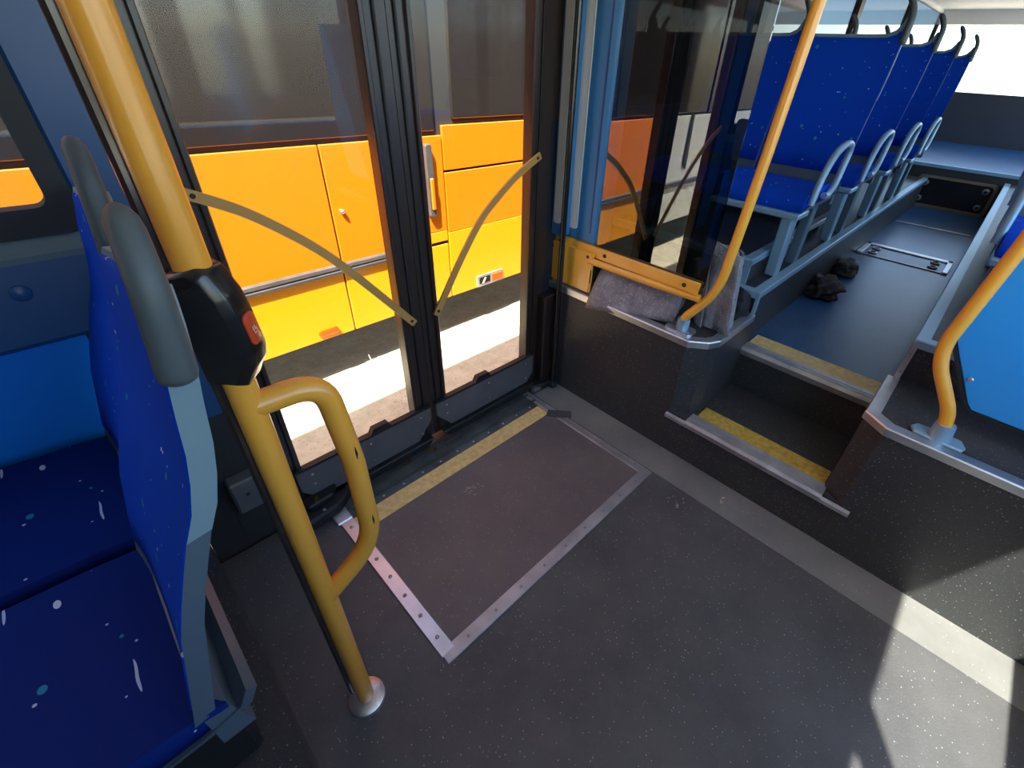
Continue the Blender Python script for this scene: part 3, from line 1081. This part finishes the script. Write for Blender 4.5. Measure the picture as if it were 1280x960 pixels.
f2 = thing('felt_roll', 'grey felt roll standing on end behind the foot of the orange cranked pole', 'felt mat', (1.66, .61, .546))
obj('roll', lean(spiral((1.665, .608), .012, .078, 3.4, .009, .547, .83, 'z', 1.0, start=.5)), 'felt', f2, auto=60)
fr, bk = [], []
for i in range(7):
    t = i / 6
    rowf, rowb = [], []
    for j in range(9):
        s = j / 8
        y = .66 - s * .15
        rowf.append(V((1.578 + .025 * (1 - s) + .012 * math.sin(s * 3), y, .548 + t * (.335 - .03 * s))))
        rowb.append(V((1.587 + .025 * (1 - s) + .012 * math.sin(s * 3), y, .548 + t * (.335 - .03 * s))))
    fr.append(rowf)
    bk.append(rowb)
obj('flap', lean(shell(fr, bk)), 'felt', f2, smooth=True)
o = obj('cloth_bundle', lump((1.812, .588, .542), (.05, .05, .075), 3.1, .4), 'bag', smooth=True)
tag(o, 'black crumpled cloth bundle on the ledge beside the standing felt roll', 'bundle')
o = obj('rag', lump((2.72, .47, .401), (.125, .085, .062), 1.7, .5, 2.6), 'rag', smooth=True)
tag(o, 'larger dark crumpled rag on the aisle floor, closer to the steps', 'rag', 'dark rags on the aisle floor')
o = obj('rag', lump((3.17, .485, .401), (.13, .07, .045), 9.2, .5, 2.6), 'rag', smooth=True)
tag(o, 'smaller dark rag on the aisle floor beside the silver framed hatch', 'rag', 'dark rags on the aisle floor')

# ================================================================== AISLE HATCH
fh = thing('floor_hatch', 'silver framed hatch strip with four pull rings across the aisle floor', 'hatch', (3.78, .29, .4))
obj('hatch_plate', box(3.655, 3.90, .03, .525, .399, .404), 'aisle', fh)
obj('hatch_frame', box(3.895, 3.945, .02, .527, .399, .412, .003), 'alu', fh)
obj('hatch_frame', box(3.65, 3.945, .018, .05, .399, .412, .003), 'alu', fh)
obj('hatch_frame', box(3.65, 3.945, .495, .528, .399, .412, .003), 'alu', fh)
obj('hatch_frame', box(3.645, 3.66, .02, .527, .399, .406, .002), 'screw', fh)
for x in (3.72, 3.83):
    for y in (.105, .445):
        q = bmesh.new()
        ring = [(x + .026 * math.cos(a), y + .022 * math.sin(a), .409) for a in [2 * math.pi * i / 20 for i in range(21)]]
        obj('pull_ring', tube(ring, .005, 8, q), 'alu', fh, smooth=True)
        obj('ring_cup', disc((x, y, .403), (0, 0, 1), .02, .003, 16), 'rubber', fh)
obj('joint_strip', box(4.81, 4.84, .02, .52, .399, .405), 'worn_alu', fh).parent = None
o = bpy.data.objects['joint_strip']
o.location = wloc(fh)
o.name = 'trim_4'
struct(o, 'thin metal joint strip across the aisle floor before the rear step')

# rear hatch on the riser
rh = thing('riser_hatch', 'dark rectangular hatch cover with tan frame on the rear step riser', 'hatch', (5.64, .31, .4))
obj('hatch_plate', prism(rrect(.035, .575, .415, .66, .03), 5.630, 5.649, 'x'), 'plastic_black', rh)
obj('hatch_frame', frame_prism(rrect(.015, .592, .401, .672, .035), rrect(.04, .567, .428, .65, .028), 5.622, 5.640, 'x'), 'tan', rh)
for y in (.085, .525):
    for z in (.472, .606):
        bl = obj('lock', disc((5.630, y, z), (-1, 0, 0), .026, .010, 20), 'screw', rh, auto=40)
        obj('lock_slot', disc((5.6205, y, z), (-1, 0, 0), .011, .003, 12), 'rubber', bl)
edge_trim([(5.648, 1.31), (5.648, -.89)], .757, plat, m='post', inner=1)

# ================================================================== RIGHT POLE WITH BLUE BOARD
rp2 = thing('partition_pole', 'orange cranked pole in a grey base beside the bright blue board', 'pole', (1.505, -.165, .54))
path = fillet([(1.505, -.168, .546), (1.505, -.160, .63), (1.515, -.082, .75), (1.525, -.066, .81), (1.545, -.092, 1.10), (1.60, -.16, 2.05)], [.04, .06, .05, .01], 10)
obj('pole', tube(path, .0175, 20), 'orange', rp2, auto=40)
obj('base_socket', sweep([(1.505, -.168, .546), (1.505, -.168, .560), (1.505, -.166, .600)], circ(.026, 20), scale=[1.25, 1.05, .9]), 'post', rp2, auto=40)
obj('base_flange', prism([(1.478, -.225), (1.50, -.232), (1.53, -.22), (1.535, -.165), (1.53, -.112), (1.505, -.100), (1.482, -.11), (1.476, -.168)], .5465, .556, 'z', bev=.003), 'post', rp2)
bb = thing('partition_board', 'bright blue board fixed behind the orange cranked pole on the platform', 'board', (1.58, -.5, .63))
brd = [(-.075, .83), (-.10, .785), (-.185, .645), (-.20, .63), (-.88, .622), (-.88, 1.5), (-.13, 1.5)]
obj('board', prism(brd, 1.578, 1.592, 'x', bev=.002), 'blue_board', bb)
q = bmesh.new()
sweep([V((1.585, y, z)) for y, z in ((-.125, 1.5), (-.069, .83), (-.094, .782), (-.180, .640), (-.198, .6245), (-.88, .616))], [(.011, -.0045), (.011, .0045), (-.011, .0045), (-.011, -.0045)], hint=(1, 0, 0), bm=q)
obj('edge_seal', q, 'rubber', bb)
for y, z in ((-.16, .715), (-.5, .70), (-.5, 1.3)):
    bolt((1.578, y, z), (-1, 0, 0), .007, .005, bb, 'alu')

# ================================================================== PARKED BUS OUTSIDE
YB = 2.43
pb = thing('parked_bus', 'orange and yellow bus parked right outside the doors', 'bus', (1, YB + 1, -.33))
g = .0045


def pnl(name, x0, x1, z0, z1, m, d=.02, y=YB):
    return obj(name, box(x0 + g, x1 - g, y, y + d, z0 + g, z1 - g, .003), m, pb)


obj('body_core', box(-6, 7, YB + .022, YB + 2.4, .22, 2.75), 'bus_dark', pb)
ZS = -.022
ZR = .345
# lower skirt
for x0, x1, m in ((-3.6, -2.3, 'bus_white'), (-2.3, -1.08, 'bus_white'), (-1.08, 0.0, 'bus_yellow'), (0.0, .97, 'bus_yellow'), (.97, 1.682, 'bus_yellow')):
    pnl('skirt_panel', x0, x1, ZS, ZR + .02, m)
for x0, x1, m in ((-3.6, -2.3, 'bus_white'), (-2.3, -1.08, 'bus_white'), (-1.08, 0.0, 'bus_orange'), (0.0, .972, 'bus_orange')):
    pnl('side_panel', x0, x1, ZR + .02, 1.0, m)
pnl('side_panel', .972, 1.45, ZR + .02, 1.0, 'bus_orange')
pnl('skirt_panel', 1.45, 1.684, ZS + .40, .452, 'bus_yellow')
pnl('side_panel', 1.45, 1.684, .445, 1.0, 'bus_orange')
pnl('skirt_panel', 1.684, 3.1, ZS, .432, 'bus_yellow')
pnl('side_panel', 1.684, 3.1, .424, .795, 'bus_orange')
pnl('side_panel', 1.684, 3.1, .800, 1.05, 'bus_orange')
pnl('skirt_panel', 3.1, 6.9, ZS, .432, 'bus_yellow')
pnl('side_panel', 3.1, 6.9, .424, 1.05, 'bus_orange')
for x0, x1 in ((-1.95, -1.0), (-1.0, .972), (.972, 1.36)):
    rr = obj('rub_rail', prism([(YB, ZR), (YB - .018, ZR + .006), (YB - .020, ZR + .02), (YB - .014, ZR + .028), (YB - .020, ZR + .036), (YB - .018, ZR + .052), (YB, ZR + .058)], x0, x1, 'x'), 'bus_rail', pb)
# window band
for x0, x1 in ((-3.6, -1.9), (-1.9, -.35), (-.35, 1.3), (1.35, 1.66), (1.75, 3.2), (3.2, 4.9), (4.9, 6.8)):
    obj('window_pane', box(x0 + .02, x1 - .02, YB + .004, YB + .03, 1.02 if x0 < 1.6 else 1.075, 1.95, .004), 'bus_glass', pb)
obj('roof_band', box(-6, 7, YB, YB + .05, 1.98, 2.6, .01), 'bus_orange', pb)
# lock knob, marker lamps, handle
obj('lock_knob', sweep([(1.026, YB, .675), (1.026, YB - .012, .675), (1.026, YB - .02, .674)], circ(.012, 14), scale=[.8, 1, .6]), 'alu', pb, smooth=True)
am = prism(rrect(.755, .868, .012, .054, .019, 5), YB - .016, YB + .002, 'y', bev=.004, seg=2)
obj('marker_lamp', am, 'amber', pb, auto=40)
bz = obj('lamp_bezel', prism(rrect(1.895, 2.145, -.014, .072, .008, 3), YB - .012, YB + .002, 'y', bev=.003), 'worn_alu', pb)
obj('lamp_lens', box(2.03, 2.135, YB - .017, YB - .008, .0, .058, .004), 'amber', bz)
obj('lamp_lens', box(1.915, 2.015, YB - .016, YB - .008, .006, .056, .004), 'plastic_black', bz)
obj('lamp_mark', prism([(1.935, .012), (1.96, .05), (1.975, .05), (1.955, .012)], YB - .0172, YB - .015, 'y'), 'cream', bz)
hd = obj('door_handle', prism(rrect(1.548, 1.592, .555, .96, .012, 3), YB - .03, YB + .002, 'y', bev=.004), 'bus_rail', pb)
obj('handle_lever', box(1.56, 1.584, YB - .042, YB - .028, .60, .78, .005), 'bus_orange', hd)
obj('side_vent', prism([(-1.66, .50), (-1.58, .56), (-1.58, 1.0), (-1.63, 1.0)], YB - .01, YB + .001, 'y'), 'bus_dark', pb)

# ================================================================== SMALL DEBRIS
def leaf(x, y, z, s, a, label):
    q = bmesh.new()
    pts = []
    for i in range(5):
        t = i / 4
        wd = s * .4 * math.sin(math.pi * min(.98, t * .94 + .03))
        for k in (-1, 0, 1):
            p = V((s * (t - .5), k * wd, .004 + .35 * s * (t - .5) ** 2 + (abs(k) * .12 * s)))
            p = Matrix.Rotation(a, 3, 'Z') @ p + V((x, y, z))
            pts.append(q.verts.new(p))
    for i in range(4):
        for k in range(2):
            b = i * 3 + k
            q.faces.new((pts[b], pts[b + 1], pts[b + 4], pts[b + 3]))
    bmesh.ops.solidify(q, geom=q.faces[:], thickness=.001)
    o = obj('dry_leaf', q, 'leaf', smooth=True)
    tag(o, label, 'leaf', 'dry leaves on the threshold')


leaf(.712, 1.245, .008, .035, .6, 'brown dry leaf on the threshold under the gap between the doors')
leaf(.60, 1.262, .008, .028, 2.1, 'small dry leaf against the bottom rubber of the door next to the yellow pole')
leaf(.245, 1.255, .078, .03, 1.2, 'curled dry leaf on the black block behind the D-shaped handle')


def weed(x, y, h, seed, label):
    rnd = random.Random(seed)
    q = bmesh.new()
    for k in range(5):
        a = rnd.uniform(0, 6.28)
        r = rnd.uniform(.02, .08)
        hh = h * rnd.uniform(.6, 1)
        p = [V((x, y, -.332)), V((x + r * .4 * math.cos(a), y + r * .4 * math.sin(a), -.33 + hh * .6)), V((x + r * math.cos(a), y + r * math.sin(a), -.33 + hh))]
        sweep(p, circ(.0016, 4), bm=q)
    o = obj('dry_weed', q, 'straw')
    tag(o, label, 'weed', 'dry weeds between the buses')


weed(1.0, 2.33, .16, 3, 'dry straw weed on the ground below the orange bus, behind the gap of the doors')
weed(.45, 2.42, .13, 8, 'dry straw weed under the yellow skirt, seen above the D-shaped handle')


def flecks(cx, cy, n, r, seed, label, m='white_mark'):
    rnd = random.Random(seed)
    q = bmesh.new()
    for k in range(n):
        a, d = rnd.uniform(0, 6.28), r * math.sqrt(rnd.random())
        x, y, t = cx + d * math.cos(a), cy + d * .6 * math.sin(a), rnd.uniform(0, 3)
        l, w_ = rnd.uniform(.0025, .0065), rnd.uniform(.0012, .003)
        c_, s_ = math.cos(t), math.sin(t)
        prism([(x + i * l * c_ - j * w_ * s_, y + i * l * s_ + j * w_ * c_) for i, j in ((-1, -.6), (.6, -1), (1, .5), (-.5, 1))], .0012, .0036, 'z', q)
    o = obj('dirt_flecks', q, m)
    o['kind'] = 'stuff'
    o['label'] = label
    return o


flecks(.708, .972, 16, .042, 4, 'pale dried mud crumbs on the ramp panel', 'mud')
flecks(1.235, .395, 14, .05, 6, 'pale dirt crumbs on the dark floor near the ramp corner', 'mud')
flecks(1.375, .27, 5, .02, 9, 'small tan crumbs on the floor below the step', 'straw')
